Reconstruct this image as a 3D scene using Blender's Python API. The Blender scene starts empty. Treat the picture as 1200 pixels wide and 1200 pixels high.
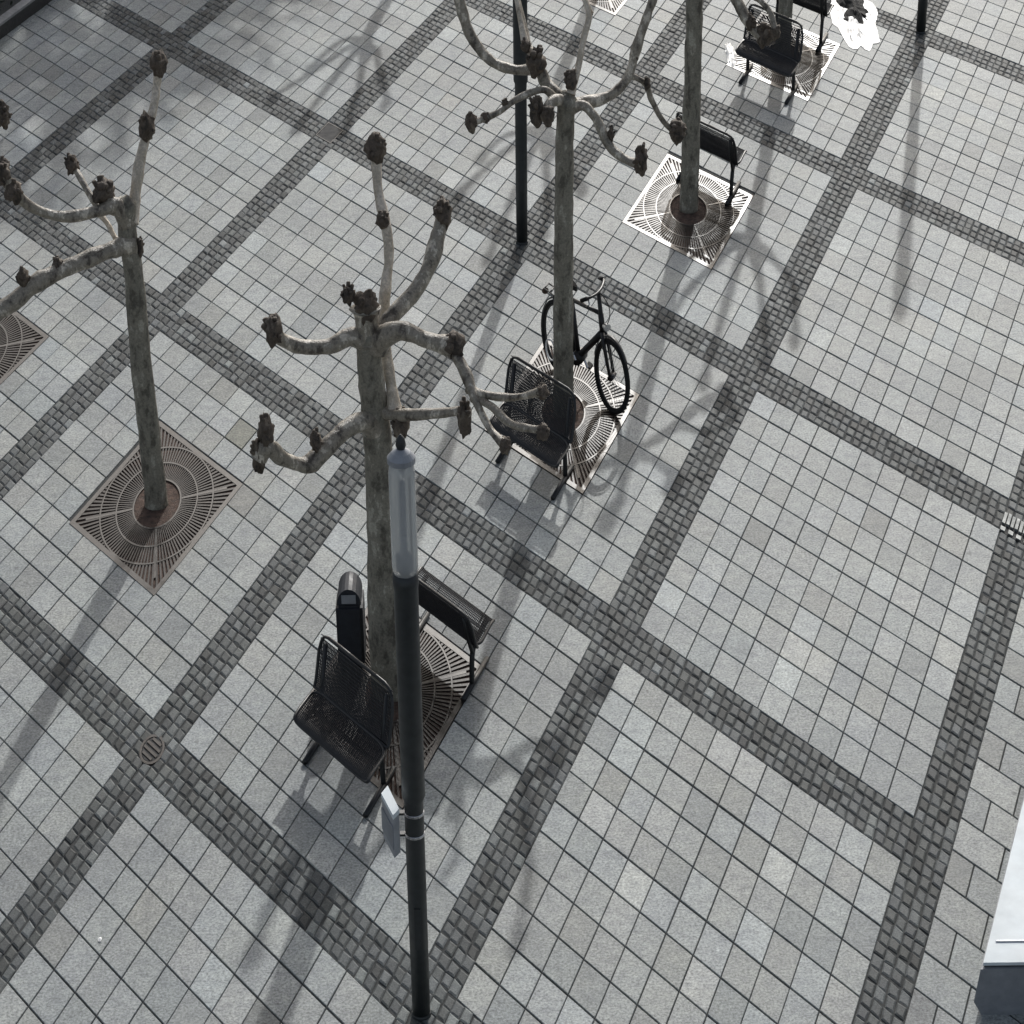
import bpy, bmesh, math, random
from math import radians, sin, cos, pi
from mathutils import Vector, Matrix, noise

# ---------------------------------------------------------------- scene, camera, light
scene = bpy.context.scene
COL = scene.collection
random.seed(7)

cam_data = bpy.data.cameras.new("camera")
cam_data.sensor_fit = 'HORIZONTAL'
cam_data.sensor_width = 36.0
cam_data.lens = 91.447
cam_data.clip_start = 0.5
cam_data.clip_end = 2000.0
cam = bpy.data.objects.new("camera", cam_data)
COL.objects.link(cam)
cam.matrix_world = Matrix(((0.999938, 0.011166, 0.0, 0.0),
                           (-0.005781, 0.517691, -0.855548, 0.0),
                           (-0.009553, 0.855495, 0.517723, 10.578),
                           (0, 0, 0, 1)))
scene.camera = cam

SUN_EL, SUN_AZ = 28.5, 80.5          # degrees; azimuth counted from +X towards +Y
world = bpy.data.worlds.new("World")
scene.world = world
world.use_nodes = True
nt = world.node_tree
nt.nodes.clear()
sky = nt.nodes.new("ShaderNodeTexSky")
sky.sky_type = 'NISHITA'
sky.sun_disc = False
sky.sun_elevation = radians(SUN_EL)
sky.sun_rotation = radians(90 - SUN_AZ)
sky.air_density = 1.0
sky.dust_density = 4.0
sky.ozone_density = 1.0
hs = nt.nodes.new("ShaderNodeHueSaturation")
hs.inputs["Saturation"].default_value = 0.55
bg = nt.nodes.new("ShaderNodeBackground")
bg.inputs["Strength"].default_value = 0.125
wo = nt.nodes.new("ShaderNodeOutputWorld")
nt.links.new(sky.outputs["Color"], hs.inputs["Color"])
nt.links.new(hs.outputs["Color"], bg.inputs["Color"])
nt.links.new(bg.outputs["Background"], wo.inputs["Surface"])

sun_data = bpy.data.lights.new("sun", 'SUN')
sun_data.energy = 2.5
sun_data.angle = radians(0.6)
sun_data.color = (1.0, 0.995, 0.975)
sun = bpy.data.objects.new("sun", sun_data)
COL.objects.link(sun)
to_sun = Vector((cos(radians(SUN_EL)) * cos(radians(SUN_AZ)), cos(radians(SUN_EL)) * sin(radians(SUN_AZ)), sin(radians(SUN_EL))))
sun.rotation_euler = to_sun.to_track_quat('Z', 'Y').to_euler()
sun.location = to_sun * 60

scene.view_settings.view_transform = 'Standard'
scene.view_settings.look = 'None'
scene.view_settings.exposure = -0.01
scene.view_settings.gamma = 1.0
scene.view_settings.use_curve_mapping = False

# ---------------------------------------------------------------- helpers
def tag(o, label=None, cat=None, group=None, kind=None):
    if label: o["label"] = label
    if cat: o["category"] = cat
    if group: o["group"] = group
    if kind: o["kind"] = kind
    return o

def empty(name, loc, label, cat, group=None, kind=None):
    o = bpy.data.objects.new(name, None)
    o.empty_display_size = 0.2
    o.location = loc
    COL.objects.link(o)
    return tag(o, label, cat, group, kind)

def obj(name, bm, mat, parent=None, smooth=False, kind=None, label=None):
    me = bpy.data.meshes.new(name)
    bm.normal_update()
    bm.to_mesh(me)
    bm.free()
    if smooth:
        for q in me.polygons: q.use_smooth = True
    me.materials.append(mat)
    o = bpy.data.objects.new(name, me)
    o.parent = parent
    COL.objects.link(o)
    return tag(o, label, None, None, kind)

def copy_tree(o, parent=None, skip=()):
    """a copy of a thing with copies of its parts and their sub-parts, sharing mesh data"""
    c = o.copy()
    COL.objects.link(c)
    c.parent = parent
    for ch in list(o.children):
        copy_tree(ch, c)
    return c

def hexa(bm, lo, hi):
    """8 corner points: lo[4] then hi[4], both counter-clockwise seen from above"""
    v = [bm.verts.new(q) for q in lo] + [bm.verts.new(q) for q in hi]
    bm.faces.new((v[3], v[2], v[1], v[0]))
    bm.faces.new((v[4], v[5], v[6], v[7]))
    for k in range(4):
        n = (k + 1) % 4
        bm.faces.new((v[k], v[n], v[4 + n], v[4 + k]))

def box(bm, x0, x1, y0, y1, z0, z1, M=None):
    f = M or (lambda x, y, z: (x, y, z))
    hexa(bm, [f(x0, y0, z0), f(x1, y0, z0), f(x1, y1, z0), f(x0, y1, z0)],
             [f(x0, y0, z1), f(x1, y0, z1), f(x1, y1, z1), f(x0, y1, z1)])

def smooth_path(pts, n):
    """Catmull-Rom through points (x, y, z[, r])"""
    P = [Vector(q[:3]) for q in pts]
    Rr = [q[3] if len(q) > 3 else 0.0 for q in pts]
    out = []
    m = len(P) - 1
    for k in range(n + 1):
        u = k / n * m
        i = min(int(u), m - 1)
        t = u - i
        p0, p1, p2, p3 = P[max(i - 1, 0)], P[i], P[i + 1], P[min(i + 2, m)]
        q = 0.5 * ((2 * p1) + (p2 - p0) * t + (2 * p0 - 5 * p1 + 4 * p2 - p3) * t * t + (3 * p1 - p0 - 3 * p2 + p3) * t ** 3)
        out.append((q, Rr[i] * (1 - t) + Rr[i + 1] * t))
    return out

def tube(bm, pts, radii, seg=8, rough=0.0, seed=0.0, closed=False, caps=True):
    """a swept round bar; pts Vectors, radii a number or a list"""
    pts = [Vector(q) for q in pts]
    n = len(pts)
    if not hasattr(radii, '__len__'): radii = [radii] * n
    up = None
    rings = []
    for k in range(n):
        if closed: d = pts[(k + 1) % n] - pts[k - 1]
        else: d = pts[min(k + 1, n - 1)] - pts[max(k - 1, 0)]
        if d.length < 1e-9: d = Vector((0, 0, 1))
        d.normalize()
        if up is None:
            up = Vector((0, 0, 1)) if abs(d.z) < 0.9 else Vector((1, 0, 0))
        a = (up - d * up.dot(d))
        if a.length < 1e-5: a = d.orthogonal()
        a.normalize()
        b = d.cross(a)
        up = a
        ring = []
        for s in range(seg):
            th = 2 * pi * s / seg
            o = a * cos(th) + b * sin(th)
            r = radii[k]
            if rough:
                q = pts[k] + o * r
                r *= 1 + rough * (noise.noise(q * 7 + Vector((seed, 0, 0))) + 0.6 * noise.noise(q * 19 + Vector((0, seed, 0))))
            ring.append(bm.verts.new(pts[k] + o * r))
        rings.append(ring)
    for k in range(n if closed else n - 1):
        r0, r1 = rings[k], rings[(k + 1) % n]
        for s in range(seg):
            t = (s + 1) % seg
            bm.faces.new((r0[s], r0[t], r1[t], r1[s]))
    if caps and not closed:
        bm.faces.new(list(reversed(rings[0])))
        bm.faces.new(rings[-1])

def lathe(bm, prof, seg=20, c=(0, 0, 0)):
    """prof: (r, z) from bottom to top"""
    rings = []
    for r, z in prof:
        rings.append([bm.verts.new((c[0] + r * cos(2 * pi * s / seg), c[1] + r * sin(2 * pi * s / seg), c[2] + z)) for s in range(seg)])
    for a, b in zip(rings, rings[1:]):
        for s in range(seg):
            t = (s + 1) % seg
            bm.faces.new((a[s], a[t], b[t], b[s]))
    bm.faces.new(list(reversed(rings[0])))
    bm.faces.new(rings[-1])

# ---------------------------------------------------------------- materials
def new_mat(name):
    m = bpy.data.materials.new(name)
    m.use_nodes = True
    t = m.node_tree
    return m, t, t.nodes["Principled BSDF"]

def N(t, kind, **kw):
    n = t.nodes.new(kind)
    for k, v in kw.items():
        if k in n.inputs.keys(): n.inputs[k].default_value = v
        else: setattr(n, k, v)
    return n

def pos(t):
    return t.nodes.new("ShaderNodeNewGeometry").outputs["Position"]

def ramp(t, src, stops):
    r = t.nodes.new("ShaderNodeValToRGB")
    e = r.color_ramp.elements
    e[0].position, e[0].color = stops[0][0], (*stops[0][1], 1)
    e[1].position, e[1].color = stops[-1][0], (*stops[-1][1], 1)
    for p_, c_ in stops[1:-1]:
        q = e.new(p_); q.color = (*c_, 1)
    t.links.new(src, r.inputs[0])
    return r.outputs[0]

def noise_tex(t, scale, detail=4, rough=0.6, vec=None):
    n = N(t, "ShaderNodeTexNoise", Scale=scale, Detail=detail, Roughness=rough)
    t.links.new(vec if vec is not None else pos(t), n.inputs["Vector"])
    return n.outputs["Fac"]

def mul(t, a, b, fac=1.0, mode='MULTIPLY'):
    m = t.nodes.new("ShaderNodeMix")
    m.data_type = 'RGBA'; m.blend_type = mode
    m.inputs[0].default_value = fac
    for k, s in ((6, a), (7, b)):
        if isinstance(s, tuple): m.inputs[k].default_value = (*s, 1)
        else: t.links.new(s, m.inputs[k])
    return m.outputs[2]

def bump(t, bsdf, src, strength, dist):
    b = N(t, "ShaderNodeBump", Strength=strength, Distance=dist)
    t.links.new(src, b.inputs["Height"])
    t.links.new(b.outputs["Normal"], bsdf.inputs["Normal"])

def stone_mat(name, speck_scale, lo, hi, stain, rough):
    """granite: the stone's own tone (mesh attribute) times grain, flecks and broad weathering"""
    m, t, b = new_mat(name)
    at = N(t, "ShaderNodeAttribute", attribute_name="tone")
    g1 = ramp(t, noise_tex(t, speck_scale, 3, 0.75), [(0.30, (lo,) * 3), (0.70, (hi,) * 3)])
    g2 = ramp(t, noise_tex(t, speck_scale * 0.22, 4, 0.65), [(0.28, (0.78, 0.785, 0.80)), (0.72, (1.18, 1.18, 1.15))])
    g3 = ramp(t, noise_tex(t, 0.55, 5, 0.62), [(0.28, (1 - stain, 1 - stain, 1 - stain * 0.9)), (0.7, (1 + stain * 0.5,) * 3)])
    g4 = ramp(t, noise_tex(t, 2.6, 6, 0.72), [(0.27, (0.70, 0.71, 0.74)), (0.42, (0.98, 0.98, 0.99)), (0.75, (1.06, 1.05, 1.02))])
    vo = N(t, "ShaderNodeTexVoronoi", Scale=2.3); t.links.new(pos(t), vo.inputs["Vector"])
    sp = ramp(t, vo.outputs["Distance"], [(0.030, (0.62, 0.62, 0.63)), (0.060, (1.0, 1.0, 1.0))])
    v2 = N(t, "ShaderNodeTexVoronoi", Scale=0.9); t.links.new(pos(t), v2.inputs["Vector"])
    s2 = ramp(t, v2.outputs["Distance"], [(0.010, (1.7, 1.7, 1.68)), (0.022, (1.0, 1.0, 1.0))])
    c = mul(t, mul(t, mul(t, mul(t, mul(t, mul(t, at.outputs["Color"], g1), g2), g3), g4), sp), s2)
    t.links.new(c, b.inputs["Base Color"])
    b.inputs["Roughness"].default_value = rough
    b.inputs["Specular IOR Level"].default_value = 0.26
    bump(t, b, noise_tex(t, speck_scale * 0.8, 4, 0.7), 0.5, 0.004)
    return m

def flat_mat(name, col, rough, metal=0.0, var=0.12, scale=25, bumpd=0.001, spec=0.5):
    m, t, b = new_mat(name)
    v = ramp(t, noise_tex(t, scale, 5, 0.65), [(0.3, (1 - var,) * 3), (0.72, (1 + var,) * 3)])
    t.links.new(mul(t, (*col,), v), b.inputs["Base Color"])
    rr = ramp(t, noise_tex(t, scale * 0.6, 4, 0.6), [(0.3, (max(rough - 0.08, 0.05),) * 3), (0.7, (min(rough + 0.10, 1),) * 3)])
    t.links.new(rr, b.inputs["Roughness"])
    b.inputs["Metallic"].default_value = metal
    b.inputs["Specular IOR Level"].default_value = spec
    if bumpd: bump(t, b, noise_tex(t, scale * 2, 4, 0.6), 0.4, bumpd)
    return m

def bark_mat(name, pale, mid, dark, cut, rough=0.75):
    m, t, b = new_mat(name)
    tc = t.nodes.new("ShaderNodeTexCoord")
    mp = N(t, "ShaderNodeMapping"); mp.inputs["Scale"].default_value = (1, 1, 0.45)
    t.links.new(pos(t), mp.inputs["Vector"])
    f = noise_tex(t, 13, 6, 0.66, mp.outputs["Vector"])
    c1 = ramp(t, f, [(cut - 0.10, dark), (cut, mid), (cut + 0.08, mid), (cut + 0.14, pale)])
    c2 = ramp(t, noise_tex(t, 60, 5, 0.7), [(0.3, (0.62,) * 3), (0.7, (1.22,) * 3)])
    t.links.new(mul(t, c1, c2), b.inputs["Base Color"])
    b.inputs["Roughness"].default_value = rough
    b.inputs["Specular IOR Level"].default_value = 0.5
    bump(t, b, noise_tex(t, 38, 6, 0.7, mp.outputs["Vector"]), 0.8, 0.014)
    return m

M_SLAB = stone_mat("granite slab", 58, 0.50, 1.52, 0.22, 0.64)
M_COBBLE = stone_mat("granite sett", 90, 0.60, 1.40, 0.16, 0.68)
M_JOINT = flat_mat("dark sand joints", (0.040, 0.043, 0.043), 0.95, var=0.5, scale=60, bumpd=0.002)
M_GROUND = flat_mat("plain paving far off", (0.26, 0.26, 0.255), 0.85, var=0.2, scale=4)
M_IRON = flat_mat("rusty cast iron", (0.034, 0.027, 0.023), 0.38, var=0.45, scale=14, bumpd=0.002, spec=0.28)
M_STEEL = flat_mat("worn steel frame", (0.042, 0.036, 0.031), 0.34, metal=0.12, var=0.35, scale=16, bumpd=0.001)
M_COVER = flat_mat("bare worn steel", (0.20, 0.215, 0.21), 0.6, metal=0.1, var=0.35, scale=20, bumpd=0.003)
M_DARKIRON = flat_mat("dark cast iron", (0.032, 0.032, 0.032), 0.85, metal=0.0, var=0.35, scale=22, bumpd=0.003)
M_SOIL = flat_mat("reddish soil", (0.075, 0.046, 0.034), 0.95, var=0.6, scale=24, bumpd=0.02)
M_TRUNK = bark_mat("plane trunk bark", (0.42, 0.395, 0.325), (0.25, 0.232, 0.185), (0.11, 0.10, 0.078), 0.49, 0.6)
M_LIMB = bark_mat("plane limb bark", (0.66, 0.60, 0.50), (0.31, 0.275, 0.22), (0.085, 0.07, 0.054), 0.47, 0.33)
M_PALE = bark_mat("peeled pale limb bark", (0.72, 0.64, 0.53), (0.55, 0.48, 0.38), (0.16, 0.125, 0.09), 0.40, 0.4)
M_KNOB = bark_mat("pollard knob bark", (0.20, 0.165, 0.125), (0.115, 0.09, 0.068), (0.045, 0.036, 0.028), 0.48)
M_BLACK = flat_mat("black coated steel", (0.016, 0.017, 0.018), 0.42, var=0.3, scale=40, bumpd=0)
M_WIRE = flat_mat("black coated wire", (0.014, 0.014, 0.016), 0.55, var=0.3, scale=40, bumpd=0)
M_POST = flat_mat("anthracite paint", (0.026, 0.030, 0.031), 0.45, var=0.25, scale=18, bumpd=0.0006)
M_BIN = flat_mat("blue black paint", (0.018, 0.022, 0.030), 0.6, var=0.25, scale=20, bumpd=0.0006)
M_GREYMETAL = flat_mat("grey sheet metal", (0.30, 0.32, 0.35), 0.45, metal=0.3, var=0.12, scale=20)
M_WHITE = flat_mat("white paint", (0.60, 0.66, 0.69), 0.6, var=0.14, scale=3)
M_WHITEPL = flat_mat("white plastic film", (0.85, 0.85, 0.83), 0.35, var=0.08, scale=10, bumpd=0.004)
M_GLARE = flat_mat("glare white", (0.66, 0.66, 0.65), 0.45, var=0.25, scale=6, bumpd=0.01)  # flat white that carries the ground glare as colour
M_SLATE = flat_mat("slate grey panel", (0.22, 0.235, 0.255), 0.55, var=0.18, scale=9)
M_RUBBER = flat_mat("tyre rubber", (0.011, 0.011, 0.011), 0.9, var=0.2, scale=40, bumpd=0)
M_BIKE = flat_mat("matt black frame paint", (0.012, 0.012, 0.013), 0.4, var=0.2, scale=30, bumpd=0)
M_CHROME = flat_mat("bright metal", (0.55, 0.55, 0.56), 0.25, metal=1.0, var=0.1, scale=30, bumpd=0)
M_CONCRETE = flat_mat("grey concrete rim", (0.24, 0.24, 0.24), 0.8, var=0.25, scale=15, bumpd=0.003)
M_LEAF = flat_mat("dark evergreen leaf", (0.035, 0.05, 0.03), 0.6, var=0.4, scale=20, bumpd=0)
m, t, b = new_mat("milky lamp glass")
b.inputs["Base Color"].default_value = (0.62, 0.64, 0.64, 1); b.inputs["Roughness"].default_value = 0.18
b.inputs["Transmission Weight"].default_value = 0.55; b.inputs["IOR"].default_value = 1.3
M_GLASS = m

# ---------------------------------------------------------------- paving coordinates
# The square is paved on an oblique grid: one step along the strips running down-right is EI,
# one along the strips running down-left is EJ (per metre of paving). Strips cross every CELL.
CELL = 4.3
EI = Vector((0.45017, -0.60895, 0.0))
EJ = Vector((-0.3045, -0.93913, 0.0))
ORG = Vector((-2.4387, 31.6896, 0.0))
STRIP = 0.110                       # strip width in cells
LINE_I = {-3: -3, -2: -2, -1: -1, 0: -0.010, 1: 0.984, 2: 2.0, 3: 3.0, 4: 3.982}
LINE_J = {-3: -3, -2: -2, -1: -0.973, 0: -0.024, 1: 1.0, 2: 2.0, 3: 2.988, 4: 4.0, 5: 5.0}

def G(a, b, z=0.0):
    """paving cell coordinates to a point"""
    q = ORG + EI * (a * CELL) + EJ * (b * CELL)
    return Vector((q.x, q.y, z))

def L(s, t, z=0.0):
    """metres along the two paving directions, as an offset"""
    q = EI * s + EJ * t
    return Vector((q.x, q.y, z))

def in_sight(q, margin=1.0):
    d = Vector(q) - cam.location
    c = cam.matrix_world.to_3x3().transposed() @ d
    if c.z > -1: return False
    lim = 0.19686 * margin
    return abs(c.x / -c.z) < lim and abs(c.y / -c.z) < lim

# ---------------------------------------------------------------- tree shapes: base x, y; paths are (x, y, z, radius) from the base; knobs (x, y, z, rx, rz)
TREES = {
 "front": {"at": [-0.873,15.048],
  "trunk": [[-0.003,0.0,-0.031,0.1265],[-0.015,0.0,0.513,0.1182],[-0.008,0.0,1.212,0.1096],[-0.007,0.0,1.718,0.1019],[-0.02,0.0,2.145,0.0945],[-0.038,0.0,2.434,0.0877],[-0.046,0.0,2.668,0.0811],[-0.039,0.0,2.831,0.0748]],
  "limbs": [
   {"pale": 0, "path": [[-0.02,0.0,2.75,0.0583],[-0.154,-0.03,2.835,0.0559],[-0.299,-0.06,2.778,0.0537],[-0.484,-0.09,2.796,0.0513],[-0.589,-0.12,2.856,0.049],[-0.638,-0.15,2.928,0.0466]],
    "knobs": [[-0.643,-0.15,2.94,0.06,0.121]]},
   {"pale": 0, "path": [[-0.047,0.0,2.781,0.0832],[-0.053,0.0,2.905,0.0801],[-0.06,0.0,3.017,0.0771]],
    "knobs": [[-0.054,-0.0,3.016,0.077,0.141],[-0.162,-0.05,3.141,0.044,0.076]]},
   {"pale": 1, "path": [[0.111,-0.05,2.287,0.0421],[0.084,0.05,2.438,0.0404],[0.053,0.15,2.607,0.0386],[0.045,0.25,2.808,0.0368],[0.06,0.35,3.008,0.035],[0.084,0.45,3.176,0.0333],[0.065,0.55,3.364,0.0315],[0.022,0.65,3.526,0.0298],[0.008,0.75,3.713,0.028]],
    "knobs": [[0.051,0.5,3.411,0.045,0.065],[0.006,0.75,3.81,0.067,0.123]]},
   {"pale": 0, "path": [[0.015,-0.0,2.793,0.0555],[0.082,0.075,2.896,0.0532],[0.188,0.15,2.981,0.0509],[0.289,0.225,3.073,0.0487],[0.369,0.3,3.22,0.0463],[0.409,0.375,3.343,0.044],[0.438,0.45,3.43,0.0417]],
    "knobs": [[0.444,0.45,3.472,0.056,0.123]]},
   {"pale": 0, "path": [[-0.004,0.0,2.749,0.0666],[0.068,-0.05,2.849,0.0635],[0.182,-0.1,2.904,0.0605],[0.336,-0.15,2.866,0.0577],[0.512,-0.2,2.841,0.0548]],
    "knobs": [[0.518,-0.2,2.853,0.071,0.096]]},
   {"pale": 0, "path": [[-0.02,0.0,2.145,0.0735],[-0.087,-0.086,2.232,0.0694],[-0.183,-0.171,2.243,0.0655],[-0.258,-0.257,2.216,0.0617],[-0.362,-0.343,2.151,0.058],[-0.465,-0.429,2.105,0.0542],[-0.598,-0.514,2.201,0.0503],[-0.682,-0.6,2.34,0.0464]],
    "knobs": [[-0.692,-0.6,2.453,0.054,0.126],[-0.746,-0.6,2.272,0.044,0.14],[-0.392,-0.4,2.267,0.039,0.083]]},
   {"pale": 0, "path": [[0.501,-0.2,2.829,0.0411],[0.582,-0.325,2.721,0.0369],[0.641,-0.45,2.601,0.0327],[0.737,-0.575,2.445,0.0286],[0.823,-0.7,2.403,0.0244]],
    "knobs": [[0.834,-0.7,2.39,0.038,0.063]]},
   {"pale": 0, "path": [[0.013,-0.0,2.274,0.0479],[0.095,-0.087,2.282,0.0428],[0.222,-0.175,2.329,0.0376],[0.409,-0.262,2.388,0.0326],[0.577,-0.35,2.447,0.0275]],
    "knobs": [[0.571,-0.35,2.384,0.05,0.141]]},
   {"pale": 0, "path": [[0.64,-0.4,2.574,0.0274],[0.745,-0.533,2.584,0.0253],[0.879,-0.667,2.526,0.0234],[1.061,-0.8,2.555,0.0214]],
    "knobs": [[1.071,-0.8,2.543,0.043,0.056]]},
   {"pale": 0, "path": [[0.613,-0.35,2.616,0.0301],[0.69,-0.433,2.617,0.0273],[0.881,-0.517,2.635,0.0244],[1.064,-0.6,2.721,0.0216]],
    "knobs": [[1.075,-0.6,2.721,0.038,0.056]]},
  ],
  "knobs": [[0.149,-0.1,2.212,0.056,0.118]]},
 "mid": {"at": [0.437,19.086],
  "trunk": [[0.002,0.0,-0.032,0.0859],[0.002,0.0,0.51,0.0827],[0.001,0.0,1.445,0.0788],[0.007,0.0,2.046,0.0755],[0.014,0.0,2.485,0.0727],[0.027,0.0,2.786,0.0701]],
  "limbs": [
   {"pale": 0, "path": [[0.02,0.0,2.758,0.0501],[-0.065,0.056,2.836,0.049],[-0.131,0.111,2.886,0.048],[-0.197,0.167,2.978,0.0469],[-0.371,0.222,2.958,0.0459],[-0.558,0.278,3.01,0.0448],[-0.71,0.333,3.181,0.0436],[-0.793,0.389,3.421,0.0423],[-0.841,0.444,3.735,0.041],[-0.836,0.5,3.99,0.0397]],
    "knobs": [[-0.211,0.1,3.068,0.08,0.132],[-0.836,0.5,4.017,0.066,0.108]]},
   {"pale": 1, "path": [[-0.224,0.1,3.103,0.0299],[-0.276,0.2,3.178,0.0267],[-0.307,0.3,3.33,0.0234],[-0.365,0.4,3.538,0.02]],
    "knobs": [[-0.29,0.1,3.202,0.04,0.062]]},
   {"pale": 0, "path": [[-0.033,0.0,2.773,0.0301],[-0.134,-0.033,2.887,0.0288],[-0.241,-0.067,2.887,0.0277],[-0.381,-0.1,2.832,0.0266],[-0.488,-0.133,2.762,0.0255],[-0.602,-0.167,2.72,0.0244],[-0.695,-0.2,2.699,0.0232]],
    "knobs": [[-0.721,-0.2,2.692,0.046,0.085],[-0.454,-0.1,2.804,0.027,0.054],[-0.608,-0.15,2.713,0.04,0.046]]},
   {"pale": 0, "path": [[0.0,0.0,2.786,0.0501],[-0.082,-0.1,2.828,0.0449],[-0.137,-0.2,2.771,0.0398]],
    "knobs": [[-0.21,-0.2,2.772,0.06,0.139],[-0.125,-0.25,2.763,0.053,0.092]]},
   {"pale": 1, "path": [[0.053,0.0,2.843,0.03],[0.108,0.075,2.989,0.0275],[0.163,0.15,3.241,0.0249],[0.204,0.225,3.4,0.0224],[0.152,0.3,3.554,0.0199]],
    "knobs": [[0.22,0.3,3.386,0.02,0.039]]},
   {"pale": 0, "path": [[0.054,0.0,2.736,0.0468],[0.149,0.05,2.743,0.0452],[0.284,0.1,2.749,0.0436],[0.42,0.15,2.799,0.042],[0.522,0.2,2.914,0.0403],[0.581,0.25,3.12,0.0385],[0.66,0.3,3.353,0.0367],[0.726,0.35,3.557,0.0349],[0.749,0.4,3.869,0.033]],
    "knobs": [[0.569,0.25,3.064,0.034,0.07],[0.755,0.4,3.91,0.059,0.1]]},
   {"pale": 0, "path": [[0.528,0.2,2.913,0.0235],[0.653,0.238,2.826,0.0227],[0.711,0.275,2.666,0.022],[0.798,0.312,2.489,0.0213],[0.899,0.35,2.363,0.0206]],
    "knobs": [[0.926,0.35,2.37,0.068,0.104],[0.664,0.2,2.84,0.027,0.063]]},
   {"pale": 0, "path": [[0.054,0.0,2.714,0.0435],[0.159,-0.07,2.77,0.042],[0.264,-0.14,2.67,0.0406],[0.342,-0.21,2.512,0.0393],[0.447,-0.28,2.426,0.038],[0.564,-0.35,2.398,0.0366]],
    "knobs": [[0.597,-0.35,2.426,0.053,0.131],[0.369,-0.2,2.579,0.027,0.07]]},
  ],
  "knobs": [[0.06,0.0,2.956,0.053,0.085]]},
 "left": {"at": [-2.809,17.666],
  "trunk": [[-0.004,0.0,-0.044,0.0913],[-0.01,0.0,0.547,0.0866],[-0.02,0.0,1.151,0.082],[-0.016,0.0,1.665,0.0777],[-0.015,0.0,2.058,0.0737],[-0.029,0.0,2.34,0.0699],[-0.021,0.0,2.582,0.0663]],
  "limbs": [
   {"pale": 1, "path": [[0.004,0.0,2.43,0.0444],[0.028,0.11,2.567,0.0413],[0.066,0.22,2.793,0.0381],[0.12,0.33,2.984,0.0349],[0.18,0.44,3.175,0.0317],[0.204,0.55,3.313,0.0286]],
    "knobs": [[0.136,0.3,3.065,0.057,0.125],[0.229,0.55,3.467,0.063,0.11]]},
   {"pale": 0, "path": [[-0.028,0.0,2.43,0.0539],[-0.088,-0.05,2.606,0.0509],[-0.184,-0.1,2.589,0.0482],[-0.419,-0.15,2.56,0.0455],[-0.618,-0.2,2.626,0.0427],[-0.746,-0.25,2.759,0.0399],[-0.82,-0.3,2.917,0.0371]],
    "knobs": [[-0.78,-0.3,2.836,0.062,0.101],[-0.844,-0.3,2.978,0.055,0.093]]},
   {"pale": 0, "path": [[-0.073,0.0,2.562,0.0632],[-0.16,0.0,2.584,0.0568],[-0.176,0.0,2.681,0.0504]],
    "knobs": [[-0.175,0.0,2.694,0.082,0.117]]},
   {"pale": 0, "path": [[-0.215,0.0,2.53,0.0253],[-0.307,0.1,2.637,0.0243],[-0.376,0.2,2.718,0.0233],[-0.432,0.3,2.75,0.0223]],
    "knobs": [[-0.448,0.3,2.778,0.051,0.089]]},
   {"pale": 0, "path": [[-0.022,0.0,2.27,0.0669],[-0.125,-0.1,2.269,0.0645],[-0.291,-0.2,2.249,0.0621],[-0.483,-0.3,2.202,0.0598],[-0.65,-0.4,2.156,0.0575],[-0.821,-0.5,2.054,0.0553],[-1.014,-0.6,1.967,0.0531]],
    "knobs": [[-0.518,-0.3,2.231,0.044,0.073],[-0.755,-0.45,2.216,0.044,0.087],[-1.039,-0.6,1.967,0.063,0.102]]},
   {"pale": 1, "path": [[-0.051,0.0,2.235,0.0255],[-0.132,0.067,2.275,0.0234],[-0.196,0.133,2.371,0.0213],[-0.264,0.2,2.425,0.0192]],
    "knobs": [[-0.287,0.2,2.453,0.026,0.045]]},
  ],
  "knobs": [[0.045,0.0,2.234,0.032,0.089]]},
 "edge": {"at": [-4.744,20.285],
  "trunk": [[-0.007,0.0,-0.032,0.1049],[-0.001,0.0,0.773,0.0981],[-0.011,0.0,1.416,0.0918],[-0.002,0.0,1.962,0.0859]],
  "limbs": [
   {"pale": 0, "path": [[-0.006,0.0,1.807,0.0503],[0.149,0.067,1.947,0.0455],[0.326,0.133,2.017,0.0407],[0.481,0.2,2.088,0.036]],
    "knobs": [[0.502,0.2,2.149,0.057,0.142]]},
   {"pale": 0, "path": [[-0.006,0.0,1.807,0.0467],[0.189,-0.1,1.732,0.0418],[0.398,-0.2,1.782,0.0368],[0.552,-0.3,1.87,0.0319]],
    "knobs": [[0.561,-0.3,1.885,0.05,0.082]]},
   {"pale": 0, "path": [[0.003,0.0,1.885,0.0502],[-0.166,0.15,2.132,0.043],[-0.196,0.3,2.68,0.0356]],
    "knobs": [[-0.186,0.3,2.754,0.071,0.132]]},
   {"pale": 0, "path": [[-0.021,0.0,1.808,0.0503],[-0.275,-0.15,1.953,0.0427],[-0.398,-0.3,2.397,0.035]],
    "knobs": [[-0.402,-0.3,2.471,0.07,0.13]]},
  ],
  "knobs": []},
 "right": {"at": [1.746,23.124],
  "trunk": [[0.003,0.0,-0.036,0.0912],[0.005,0.0,0.845,0.0855],[0.004,0.0,1.788,0.0798],[0.002,0.0,2.45,0.0748],[0.003,0.0,2.71,0.0704]],
  "limbs": [
   {"pale": 0, "path": [[0.006,0.0,2.613,0.0471],[0.162,-0.07,2.473,0.0463],[0.32,-0.14,2.284,0.0456],[0.415,-0.21,2.111,0.0449],[0.509,-0.28,1.971,0.0441],[0.608,-0.35,1.897,0.0433]],
    "knobs": [[0.631,-0.35,1.896,0.087,0.128],[0.506,-0.3,1.995,0.047,0.091]]},
   {"pale": 0, "path": [[0.348,-0.2,2.256,0.0314],[0.527,-0.3,2.257,0.0287],[0.664,-0.4,2.145,0.026],[0.707,-0.5,2.018,0.0234]],
    "knobs": [[0.716,-0.5,1.985,0.047,0.082]]},
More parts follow.
